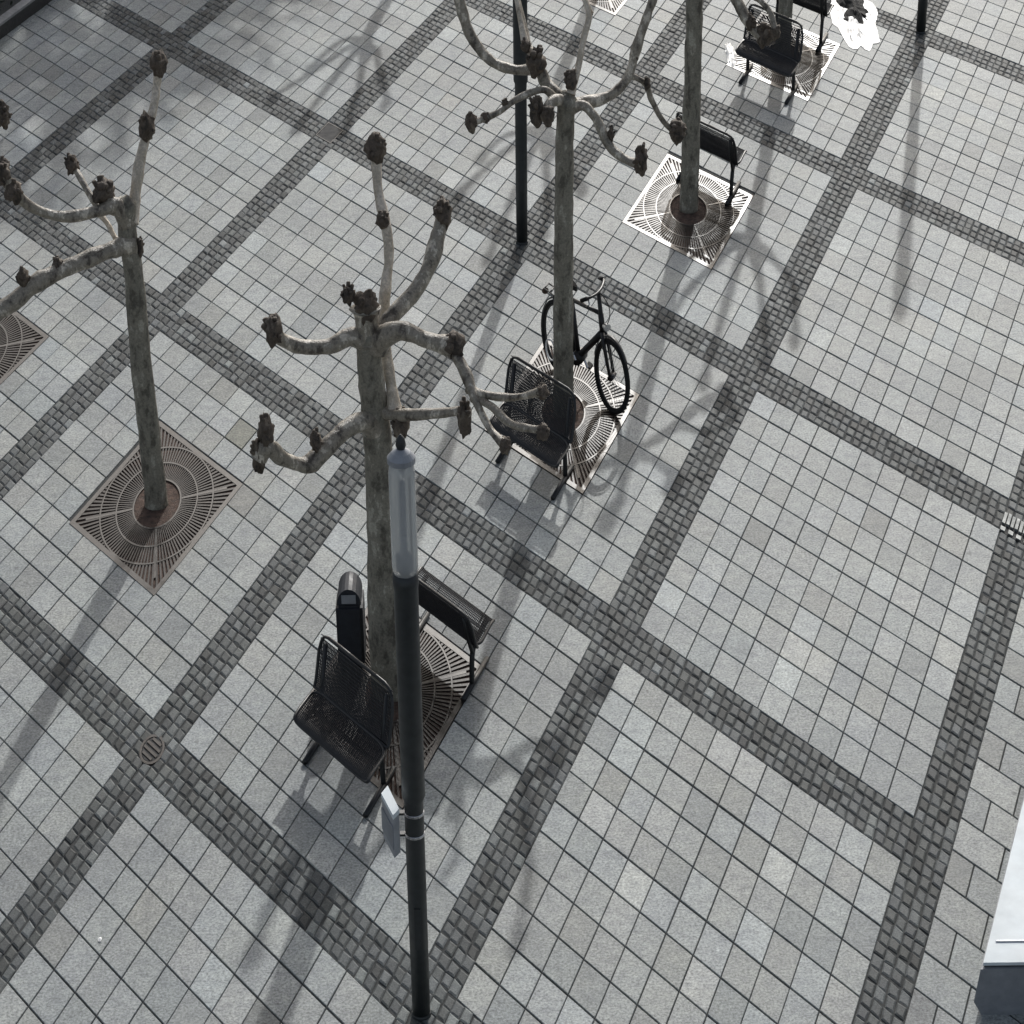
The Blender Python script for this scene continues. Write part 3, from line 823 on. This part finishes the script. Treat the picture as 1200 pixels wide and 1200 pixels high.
lamp0 = make_lamp(Vector((-0.573, 11.717, 0)), "dark lamp post in front with a small white topped box fixed to it")
LAMP0 = lamp0.location.copy()
for q, lab in ((G(2.0, 1.0), "thin dark lamp post at top centre beside the tall pollarded tree"),
               (G(3.0, -0.985), "dark lamp post cut by the top edge at right, alone on the strip crossing")):
    c = copy_tree(lamp0)
    c.location = q; c["label"] = lab

# small box on the front lamp post
sb = empty("control_box", LAMP0, "small box with a bright white lid strapped to the front lamp post", "box")
SBP = [(-0.182, 0.045), (-0.112, -0.150), (-0.080, -0.095), (-0.150, 0.115)]
def SBQ(z, g=1.0):
    cx, cy = sum(q[0] for q in SBP) / 4, sum(q[1] for q in SBP) / 4
    return [(cx + (x - cx) * g, cy + (y - cy) * g, z) for x, y in SBP]
bm = bmesh.new(); hexa(bm, SBQ(1.30), SBQ(1.58)); obj("body", bm, M_GREYMETAL, sb)
bm = bmesh.new(); hexa(bm, SBQ(1.581, 1.08), SBQ(1.61, 1.04)); obj("lid", bm, M_WHITE, sb)
bm = bmesh.new(); q = SBQ(1.36); q2 = SBQ(1.52); o_ = Vector((-0.006, -0.002, 0))
hexa(bm, [Vector(q[0]) + o_, Vector(q[1]) + o_, Vector(q[1]) - o_ * 0.1, Vector(q[0]) - o_ * 0.1], [Vector(q2[0]) + o_, Vector(q2[1]) + o_, Vector(q2[1]) - o_ * 0.1, Vector(q2[0]) - o_ * 0.1])
obj("front_plate", bm, M_SLATE, sb)
for z in (1.35, 1.50):
    bm = bmesh.new(); box(bm, -0.115, -0.05, -0.02, 0.012, z + 0.002, z + 0.018); obj("bracket", bm, M_POST, sb)
    bm = bmesh.new(); lathe(bm, [(0.056, z), (0.0585, z + 0.003), (0.0585, z + 0.017), (0.056, z + 0.02)], 24); obj("strap", bm, M_CHROME, sb)

# ---------------------------------------------------------------- benches
def arc_corner(p, q, r, n=5):
    """points rounding corner p, arriving along q[0]->p and leaving p->q[1]"""
    a = p + (q[0] - p).normalized() * r
    b_ = p + (q[1] - p).normalized() * r
    return [a * (1 - t) ** 2 + p * 2 * t * (1 - t) + b_ * t * t for t in [k / n for k in range(n + 1)]]

def make_bench(face, label):
    t_ = empty("mesh_bench", (0, 0, 0), label, "bench", "black wire mesh benches around the trees")
    W = 0.585
    def F(s, u, z): return L(s, u * face, z * 0.84)
    # the seat runs from u=+0.23 (front lip) to u=-0.15; the back leans to u=-0.31 at the top
    prof = [(0.235, 0.405), (0.225, 0.44), (0.15, 0.452), (0.0, 0.440), (-0.11, 0.438), (-0.165, 0.47), (-0.205, 0.56), (-0.255, 0.70), (-0.31, 0.865)]
    sm = [(q.y, q.z) for q, r in smooth_path([(0, u, z, 0) for u, z in prof], 48)]
    def on(k): u, z = sm[max(0, min(48, k))]; return u, z
    seatk, backk = 26, 27
    def wires(k0, k1, name):
        bm = bmesh.new()
        nx = 52
        for x in range(nx + 1):
            s = -W + 0.02 + (2 * W - 0.04) * x / nx
            tube(bm, [F(s, *on(k)) for k in range(k0, k1 + 1, 2)], 0.0044, 4, caps=False)
        for k in range(k0, k1 + 1):
            tube(bm, [F(-W + 0.02, *on(k)), F(W - 0.02, *on(k))], 0.0044, 4, caps=False)
        return obj(name, bm, M_WIRE, t_, kind="stuff")
    wires(1, seatk, "seat_mesh")
    wires(backk + 1, 47, "back_mesh")
    # rounded tube rims
    for nm, k0, k1 in (("seat_rim", 0, seatk), ("back_rim", backk, 48)):
        c4 = []
        rows = [on(k) for k in range(k0, k1 + 1)]
        r = 0.15
        for sgn in (-1, 1):
            rr = rows if sgn < 0 else rows[::-1]
            pts = [F(sgn * W, *q) for q in rr]
            c4.append(pts)
        ring = c4[0] + c4[1]
        # cut the corners
        def rounded(poly):
            out = []
            n = len(poly)
            k = len(rows)
            for idx in range(n):
                s = -W if idx < k else W
                row = rows[idx] if idx < k else rows[::-1][idx - k]
                dist = min(idx % k, k - 1 - idx % k) * 0.022
                if nm == "back_rim" and ((idx < k and idx < k // 2) or (idx >= k and idx - k > k // 2)): dist = 1
                inset = 0
                if dist < r: inset = r - math.sqrt(max(r * r - (r - dist) ** 2, 0))
                out.append(F(s - math.copysign(inset, s), *row))
            return out
        bm = bmesh.new(); tube(bm, rounded(ring), 0.0115, 8, closed=True)
        obj(nm, bm, M_BLACK, t_, smooth=True)
    for s in (-W + 0.10, W - 0.10):                       # legs with long feet on the ground
        bm = bmesh.new()
        path = smooth_path([F(s, 0.20, 0.415) [:] + (0,), F(s, 0.0, 0.40)[:] + (0,), F(s, -0.12, 0.33)[:] + (0,), F(s, -0.15, 0.03)[:] + (0,)], 14)
        tube(bm, [q for q, r in path], 0.019, 8)
        lg = obj("leg", bm, M_BLACK, t_, smooth=True)
        bm = bmesh.new(); tube(bm, [F(s, 0.20, 0.024), F(s, -0.34, 0.024)], 0.021, 8); obj("foot", bm, M_BLACK, lg, smooth=True)
        bm = bmesh.new(); tube(bm, [F(s, -0.12, 0.33), F(s, -0.20, 0.52), F(s, -0.29, 0.80)], 0.016, 8); obj("back_support", bm, M_BLACK, t_, smooth=True)
    bm = bmesh.new(); tube(bm, [F(-W + 0.10, 0.02, 0.405), F(W - 0.10, 0.02, 0.405)], 0.017, 8); obj("cross_tube", bm, M_BLACK, t_, smooth=True)
    return t_

bA = make_bench(1, "black wire mesh bench facing the camera before the front tree, left of the lamp post")
bA.location = G(2.53, 2.5) + L(-0.07, 0.975)
for (a, b_), s, lab in (((2.5, 1.5), 0.13, "black mesh bench by the bicycle, on the near side of the tall tree"),
                        ((2.5, -0.5), 0.13, "black mesh bench at the top edge, in front of the far trunk")):
    c = copy_tree(bA); c.location = G(a, b_) + L(s - 0.07, 0.975); c["label"] = lab
bB = make_bench(-1, "black mesh bench seen from behind, just right of the front lamp post")
bB.location = G(2.5, 2.5) + L(0.38, -0.76)
for (a, b_), s, lab in (((2.5, 0.5), 0.14, "single black mesh bench seen from behind on the pale grate at upper right"),
                        ((2.5, -0.5), 0.14, "black mesh bench beside the white glare patch at the top edge")):
    c = copy_tree(bB); c.location = G(a, b_) + L(s - 0.08, -0.76); c["label"] = lab

# ---------------------------------------------------------------- litter bin
lb = empty("litter_bin", G(2.355, 2.50), "dark blue black litter bin with a domed hood left of the front tree's trunk", "bin")
bm = bmesh.new(); box(bm, -0.095, 0.095, -0.14, 0.14, 0.05, 0.56); bmesh.ops.bevel(bm, geom=bm.edges[:], offset=0.02, segments=2, affect='EDGES'); obj("body", bm, M_BIN, lb)
bm = bmesh.new(); box(bm, -0.075, 0.075, -0.11, 0.11, -0.01, 0.052); obj("plinth", bm, M_BLACK, lb)
bm = bmesh.new()
arc = [Vector((0.085 * cos(pi * k / 10), 0, 0.565 + 0.13 * sin(pi * k / 10))) for k in range(11)]
lo = [bm.verts.new(q + Vector((0, -0.12, 0))) for q in arc]; hi = [bm.verts.new(q + Vector((0, 0.12, 0))) for q in arc]
for k in range(10): bm.faces.new((lo[k], lo[k + 1], hi[k + 1], hi[k]))
bm.faces.new(list(reversed(lo))); bm.faces.new(hi); bm.faces.new((lo[0], hi[0], hi[-1], lo[-1]))
obj("hood", bm, M_BIN, lb)
bm = bmesh.new(); box(bm, -0.05, 0.05, -0.127, -0.1215, 0.58, 0.65); obj("opening", bm, M_GREYMETAL, lb)

# ---------------------------------------------------------------- bicycle
bk = empty("bicycle", (0.632, 19.44, 0), "black city bicycle with rear rack parked beside the tall pollarded tree", "bicycle")
FW, SD = Vector((0.3774, -0.6373, 0)), Vector((0.312, 0.770, 0))
LEAN = 0.03
def K(s, w, z):
    return FW * s + SD * (w - LEAN * z) + Vector((0, 0, z))
def ring_path(cs, cz, r, n=36, w=0.0): return [K(cs + r * cos(2 * pi * k / n), w, cz + r * sin(2 * pi * k / n)) for k in range(n)]
for cs in (-0.567, 0.567):
    bm = bmesh.new(); tube(bm, ring_path(cs, 0.345, 0.325), 0.021, 8, closed=True); wh = obj("wheel", bm, M_RUBBER, bk, smooth=True)
    bm = bmesh.new(); tube(bm, ring_path(cs, 0.345, 0.300), 0.010, 6, closed=True); obj("rim", bm, M_BIKE, wh, smooth=True)
    bm = bmesh.new()
    for k in range(28):
        th = 2 * pi * k / 28
        tube(bm, [K(cs + 0.03 * cos(th + 0.8), 0.02 * (-1) ** k, 0.345 + 0.03 * sin(th + 0.8)), K(cs + 0.298 * cos(th), 0, 0.345 + 0.298 * sin(th))], 0.0016, 4, caps=False)
    obj("spokes", bm, M_CHROME, wh, kind="stuff")
    bm = bmesh.new(); tube(bm, [K(cs, -0.055, 0.345), K(cs, 0.055, 0.345)], 0.026, 10); obj("hub", bm, M_BIKE, wh, smooth=True)
    bm = bmesh.new()
    rng = (20, 215) if cs < 0 else (35, 165)
    n_ = 22
    ang = [radians(rng[0] + (rng[1] - rng[0]) * k / n_) for k in range(n_ + 1)]
    for w0 in (0,):
        A = [bm.verts.new(K(cs + 0.362 * cos(x), -0.028, 0.345 + 0.362 * sin(x))) for x in ang]
        B = [bm.verts.new(K(cs + 0.370 * cos(x), 0.0, 0.345 + 0.370 * sin(x))) for x in ang]
        Cc = [bm.verts.new(K(cs + 0.362 * cos(x), 0.028, 0.345 + 0.362 * sin(x))) for x in ang]
        for k in range(n_):
            bm.faces.new((A[k], A[k + 1], B[k + 1], B[k])); bm.faces.new((B[k], B[k + 1], Cc[k + 1], Cc[k]))
    o = obj("mudguard", bm, M_BIKE, bk, smooth=True)
    md = o.modifiers.new("thick", 'SOLIDIFY'); md.thickness = 0.003
bm = bmesh.new()
BB, ST, HT, HB = (-0.13, 0.30), (-0.27, 0.80), (0.335, 0.86), (0.375, 0.70)
def bar(a, b_, r, wa=0.0, wb=0.0): tube(bm, [K(a[0], wa, a[1]), K(b_[0], wb, b_[1])], r, 8)
bar(BB, ST, 0.019); bar(ST, HT, 0.019); bar(BB, HB, 0.031); bar(HT, HB, 0.024)
for w in (-0.06, 0.06):
    bar((-0.567, 0.345), BB, 0.012, w, w * 0.6); bar((-0.567, 0.345), (-0.25, 0.74), 0.010, w, w * 0.3)
obj("frame", bm, M_BIKE, bk, smooth=True)
bm = bmesh.new()
for w in (-0.055, 0.055): tube(bm, [K(0.567, w, 0.345), K(0.42, w, 0.66), K(0.385, w * 0.4, 0.70)], [0.012, 0.017, 0.020], 8)
tube(bm, [K(0.38, 0, 0.69), K(0.29, 0, 1.04)], 0.018, 8)
obj("fork", bm, M_BIKE, bk, smooth=True)
bm = bmesh.new(); path = smooth_path([K(0.16, -0.26, 1.03)[:] + (0,), K(0.25, -0.21, 1.06)[:] + (0,), K(0.30, -0.07, 1.06)[:] + (0,), K(0.30, 0.07, 1.06)[:] + (0,), K(0.25, 0.21, 1.06)[:] + (0,), K(0.16, 0.26, 1.03)[:] + (0,)], 24)
tube(bm, [q for q, r in path], 0.012, 8); hb = obj("handlebar", bm, M_BIKE, bk, smooth=True)
for sg in (-1, 1):
    bm = bmesh.new(); tube(bm, [K(0.13, sg * 0.272, 1.02), K(0.22, sg * 0.228, 1.052)], 0.019, 8); obj("grip", bm, M_RUBBER, hb, smooth=True)
    bm = bmesh.new(); tube(bm, [K(0.235, sg * 0.22, 1.055), K(0.27, sg * 0.23, 1.01), K(0.22, sg * 0.26, 0.99)], 0.007, 6); obj("brake_lever", bm, M_CHROME, hb, smooth=True)
bm = bmesh.new(); tube(bm, [K(-0.27, 0, 0.79), K(-0.305, 0, 0.94)], 0.014, 8); obj("seat_post", bm, M_CHROME, bk, smooth=True)
bm = bmesh.new()
pts = [(-0.45, 0.075, 0.955), (-0.40, 0.085, 0.965), (-0.28, 0.05, 0.962), (-0.17, 0.02, 0.955)]
top = [bm.verts.new(K(s, w, z)) for s, w, z in pts] + [bm.verts.new(K(s, -w, z)) for s, w, z in reversed(pts)]
bot = [bm.verts.new(K(s, w * 0.85, z - 0.045)) for s, w, z in pts] + [bm.verts.new(K(s, -w * 0.85, z - 0.045)) for s, w, z in reversed(pts)]
bm.faces.new(top); bm.faces.new(list(reversed(bot)))
for k in range(8): bm.faces.new((bot[k], bot[(k + 1) % 8], top[(k + 1) % 8], top[k]))
obj("saddle", bm, M_RUBBER, bk)
bm = bmesh.new()
for w in (-0.065, 0.065): tube(bm, [K(-0.28, w * 0.6, 0.74), K(-0.40, w, 0.755), K(-0.82, w, 0.755)], 0.007, 6); tube(bm, [K(-0.567, 0.07 * (1 if w > 0 else -1), 0.345), K(-0.62, w, 0.755)], 0.006, 6)
for s in (-0.45, -0.58, -0.70, -0.82): tube(bm, [K(s, -0.065, 0.755), K(s, 0.065, 0.755)], 0.006, 6)
obj("rear_rack", bm, M_BIKE, bk, smooth=True)
bm = bmesh.new(); hexa(bm, [K(-0.52, -0.13, 0.46), K(-0.34, -0.13, 0.46), K(-0.34, -0.085, 0.46), K(-0.52, -0.085, 0.46)], [K(-0.54, -0.14, 0.74), K(-0.34, -0.14, 0.74), K(-0.34, -0.08, 0.74), K(-0.54, -0.08, 0.74)]); obj("pannier", bm, M_RUBBER, bk)
bm = bmesh.new(); tube(bm, [K(BB[0], -0.075, BB[1]), K(BB[0], 0.075, BB[1])], 0.058, 14); obj("crank_case", bm, M_BIKE, bk, smooth=True)
for sg in (-1, 1):
    bm = bmesh.new(); tube(bm, [K(BB[0], sg * 0.085, BB[1]), K(BB[0] + sg * 0.12, sg * 0.095, BB[1] - sg * 0.11)], 0.011, 6); cr = obj("crank", bm, M_CHROME, bk)
    bm = bmesh.new(); s0, z0 = BB[0] + sg * 0.12, BB[1] - sg * 0.11
    hexa(bm, [K(s0 - 0.045, sg * 0.10, z0 - 0.012), K(s0 + 0.045, sg * 0.10, z0 - 0.012), K(s0 + 0.045, sg * 0.19, z0 - 0.012), K(s0 - 0.045, sg * 0.19, z0 - 0.012)],
             [K(s0 - 0.045, sg * 0.10, z0 + 0.012), K(s0 + 0.045, sg * 0.10, z0 + 0.012), K(s0 + 0.045, sg * 0.19, z0 + 0.012), K(s0 - 0.045, sg * 0.19, z0 + 0.012)]); obj("pedal", bm, M_RUBBER, cr)
bm = bmesh.new(); tube(bm, [K(0.41, 0, 0.77), K(0.475, 0, 0.77)], [0.022, 0.034], 10); obj("headlight", bm, M_CHROME, bk)
bm = bmesh.new(); tube(bm, [K(-0.84, 0, 0.70), K(-0.86, 0, 0.70)], 0.03, 10); obj("tail_light", bm, M_SOIL, bk)
bm = bmesh.new(); path = smooth_path([K(0.30, 0.02, 1.04)[:] + (0,), K(0.47, 0.03, 0.97)[:] + (0,), K(0.50, 0.02, 0.86)[:] + (0,), K(0.40, 0, 0.72)[:] + (0,)], 14); tube(bm, [q for q, r in path], 0.004, 5); obj("brake_cable", bm, M_RUBBER, bk, smooth=True)
bm = bmesh.new(); tube(bm, [K(-0.50, -0.10, 0.30), K(-0.42, -0.16, 0.01)], 0.009, 6); obj("kickstand", bm, M_CHROME, bk)
bm = bmesh.new(); tube(bm, [K(-0.70 + 0.10 * cos(2 * pi * q / 20), -0.06, 0.20 + 0.10 * sin(2 * pi * q / 20)) for q in range(20)], 0.008, 6, closed=True); obj("cable_lock", bm, M_WHITEPL, bk, smooth=True)

# ---------------------------------------------------------------- low box with a white top at the lower right
wb = empty("low_counter", (2.72, 11.655, 0), "low slate grey counter with a bright white top at the lower right corner", "counter")
bm = bmesh.new()
dl = Vector((0.522, 1.593, 0))       # along its left side
X = Vector((3.2, 0, 0))
def WB(u, w, z, o=(0, 0)): return Vector((o[0], o[1], z)) + X * u + dl * w
hexa(bm, [WB(0.012, 0, -0.01), WB(1, 0, -0.01), WB(1, 2.2, -0.01), WB(0.012, 2.2, -0.01)],
         [WB(-0.006, 0, 0.10), WB(1, 0, 0.10), WB(1, 2.2, 0.10), WB(-0.006, 2.2, 0.10)])
hexa(bm, [WB(-0.006, 0, 0.1002), WB(1, 0, 0.1002), WB(1, 2.2, 0.1002), WB(-0.006, 2.2, 0.1002)],
         [WB(0.0, 0, 0.352), WB(1, 0, 0.352), WB(1, 2.2, 0.352), WB(0.0, 2.2, 0.352)])
obj("base", bm, M_SLATE, wb)
bm = bmesh.new()
hexa(bm, [WB(0.003, 0.01, 0.366), WB(1, 0.01, 0.366), WB(1, 2.19, 0.366), WB(0.003, 2.19, 0.366)],
         [WB(0.003, 0.012, 0.387), WB(1, 0.012, 0.387), WB(1, 2.188, 0.387), WB(0.003, 2.188, 0.387)])
tp = obj("top", bm, M_WHITE, wb)
bm = bmesh.new()
hexa(bm, [WB(0.006, 0.015, 0.3525), WB(1, 0.015, 0.3525), WB(1, 2.18, 0.3525), WB(0.006, 2.18, 0.3525)],
         [WB(0.006, 0.015, 0.3655), WB(1, 0.015, 0.3655), WB(1, 2.18, 0.3655), WB(0.006, 2.18, 0.3655)])
obj("shadow_gap", bm, M_BLACK, wb)
bm = bmesh.new(); box(bm, 0.12, 3.1, 0.20, 0.212, 0.3875, 0.394); obj("seam", bm, M_GREYMETAL, tp)

# ---------------------------------------------------------------- glinting cover at the right edge
d = empty("drain_grid", G(3.985, 1.03), "bright worn ribbed metal drain grid on the cobbled crossing at the right edge", "drain grid")
bm = bmesh.new(); plate(bm, -0.25, 0.25, -0.14, 0.14, -0.012, 0.002); obj("tray", bm, M_DARKIRON, d)
for k in range(9):
    bm = bmesh.new(); s = -0.23 + k * 0.0575
    plate(bm, s - 0.02, s + 0.02, -0.13, 0.03, 0.0025, 0.02 + 0.006 * (k % 2)); obj("rib", bm, M_COVER, d)
for k in range(5):
    bm = bmesh.new(); s = -0.22 + k * 0.11
    plate(bm, s - 0.032, s + 0.032, 0.07, 0.125, 0.0025, 0.012); obj("stud", bm, M_COVER, d)

# ---------------------------------------------------------------- added white glare patch with dark patches near the far bench; paper litter
def crumpled(cx, cy, rx, ry, h, seed, mat, name, label, cat, ragged=0.3):
    bm = bmesh.new()
    n, rings = 40, 9
    grid = []
    for r in range(rings + 1):
        row = []
        for k in range(n):
            th = 2 * pi * k / n
            q = r / rings
            rr = q * (1 + ragged * noise.noise(Vector((cos(th) * 1.7, sin(th) * 1.7, seed))) + ragged * 0.6 * noise.noise(Vector((cos(th) * 5, sin(th) * 5, seed + 4))))
            x, y = rx * rr * cos(th), ry * rr * sin(th)
            z = h * (1 - q ** 2) * (0.6 + 0.8 * noise.noise(Vector((x * 9, y * 6, seed)))) + 0.2 * h * noise.noise(Vector((x * 25, y * 18, seed)))
            row.append(bm.verts.new((x, y, max(z, 0.002) + 0.004)))
        grid.append(row)
    for r in range(1, rings):
        for k in range(n):
            m_ = (k + 1) % n
            bm.faces.new((grid[r][k], grid[r + 1][k], grid[r + 1][m_], grid[r][m_]))
    c = bm.faces.new(grid[1])
    for w in grid[0]: bm.verts.remove(w)
    o = obj(name, bm, mat)
    o.location = (cx, cy, 0)
    return tag(o, label, cat)
crumpled(3.97, 28.25, 0.25, 0.95, 0.03, 2.0, M_GLARE, "glare_patch", "bright white patch standing in for glare on the paving beside the far bench", "glare patch", 0.32)  # added flat shape, its white imitates sun glare on the ground
crumpled(3.99, 28.6, 0.15, 0.55, 0.10, 7.0, M_RUBBER, "dark_patch", "large dark patch added on the white glare patch by the top edge", "dark patch", 0.6)  # dark blotch added inside the imitated glare
crumpled(3.86, 28.16, 0.07, 0.22, 0.03, 13.0, M_RUBBER, "dark_patch", "small dark patch added on the white glare patch, next to the bench leg", "dark patch", 0.6)  # second dark blotch added in the imitated glare
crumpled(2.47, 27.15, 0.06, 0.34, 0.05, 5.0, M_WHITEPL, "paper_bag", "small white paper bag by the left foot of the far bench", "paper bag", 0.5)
crumpled(-2.58, 12.42, 0.012, 0.02, 0.012, 3.0, M_WHITEPL, "paper_scrap", "tiny white scrap of paper on a slab at lower left", "paper scrap", 0.2)

# ---------------------------------------------------------------- planter at the top left corner
pl = empty("planter", G(-0.735, 1.3), "low dark planter with a grey rim cut by the top left corner", "planter")
bm = bmesh.new(); plate(bm, -1.7, 0.0, -2.2, 1.5, -0.02, 0.15); obj("body", bm, M_BLACK, pl)
for a0, a1, b0, b1 in ((-0.17, 0.012, -2.2, 1.5), (-1.7, -1.53, -2.2, 1.5), (-1.53, -0.17, -2.2, -2.03), (-1.53, -0.17, 1.33, 1.5)):
    bm = bmesh.new(); plate(bm, a0, a1, b0, b1, 0.151, 0.18); obj("rim", bm, M_CONCRETE, pl)
bm = bmesh.new(); plate(bm, -1.53, -0.17, -2.03, 1.33, 0.151, 0.155); obj("soil", bm, M_JOINT, pl)
R2 = random.Random(5)
bm = bmesh.new()
for k in range(700):
    c = L(R2.uniform(-1.45, -0.24), R2.uniform(-1.95, 1.25), R2.uniform(0.17, 0.30))
    a = Vector((R2.gauss(0, 1), R2.gauss(0, 1), R2.gauss(0, 0.6))).normalized() * 0.05
    b_ = Vector((R2.gauss(0, 1), R2.gauss(0, 1), R2.gauss(0, 0.6))).normalized() * 0.025
    vv = [bm.verts.new(c - a), bm.verts.new(c + b_), bm.verts.new(c + a), bm.verts.new(c - b_)]
    bm.faces.new(vv)
obj("foliage", bm, M_LEAF, pl, kind="stuff")
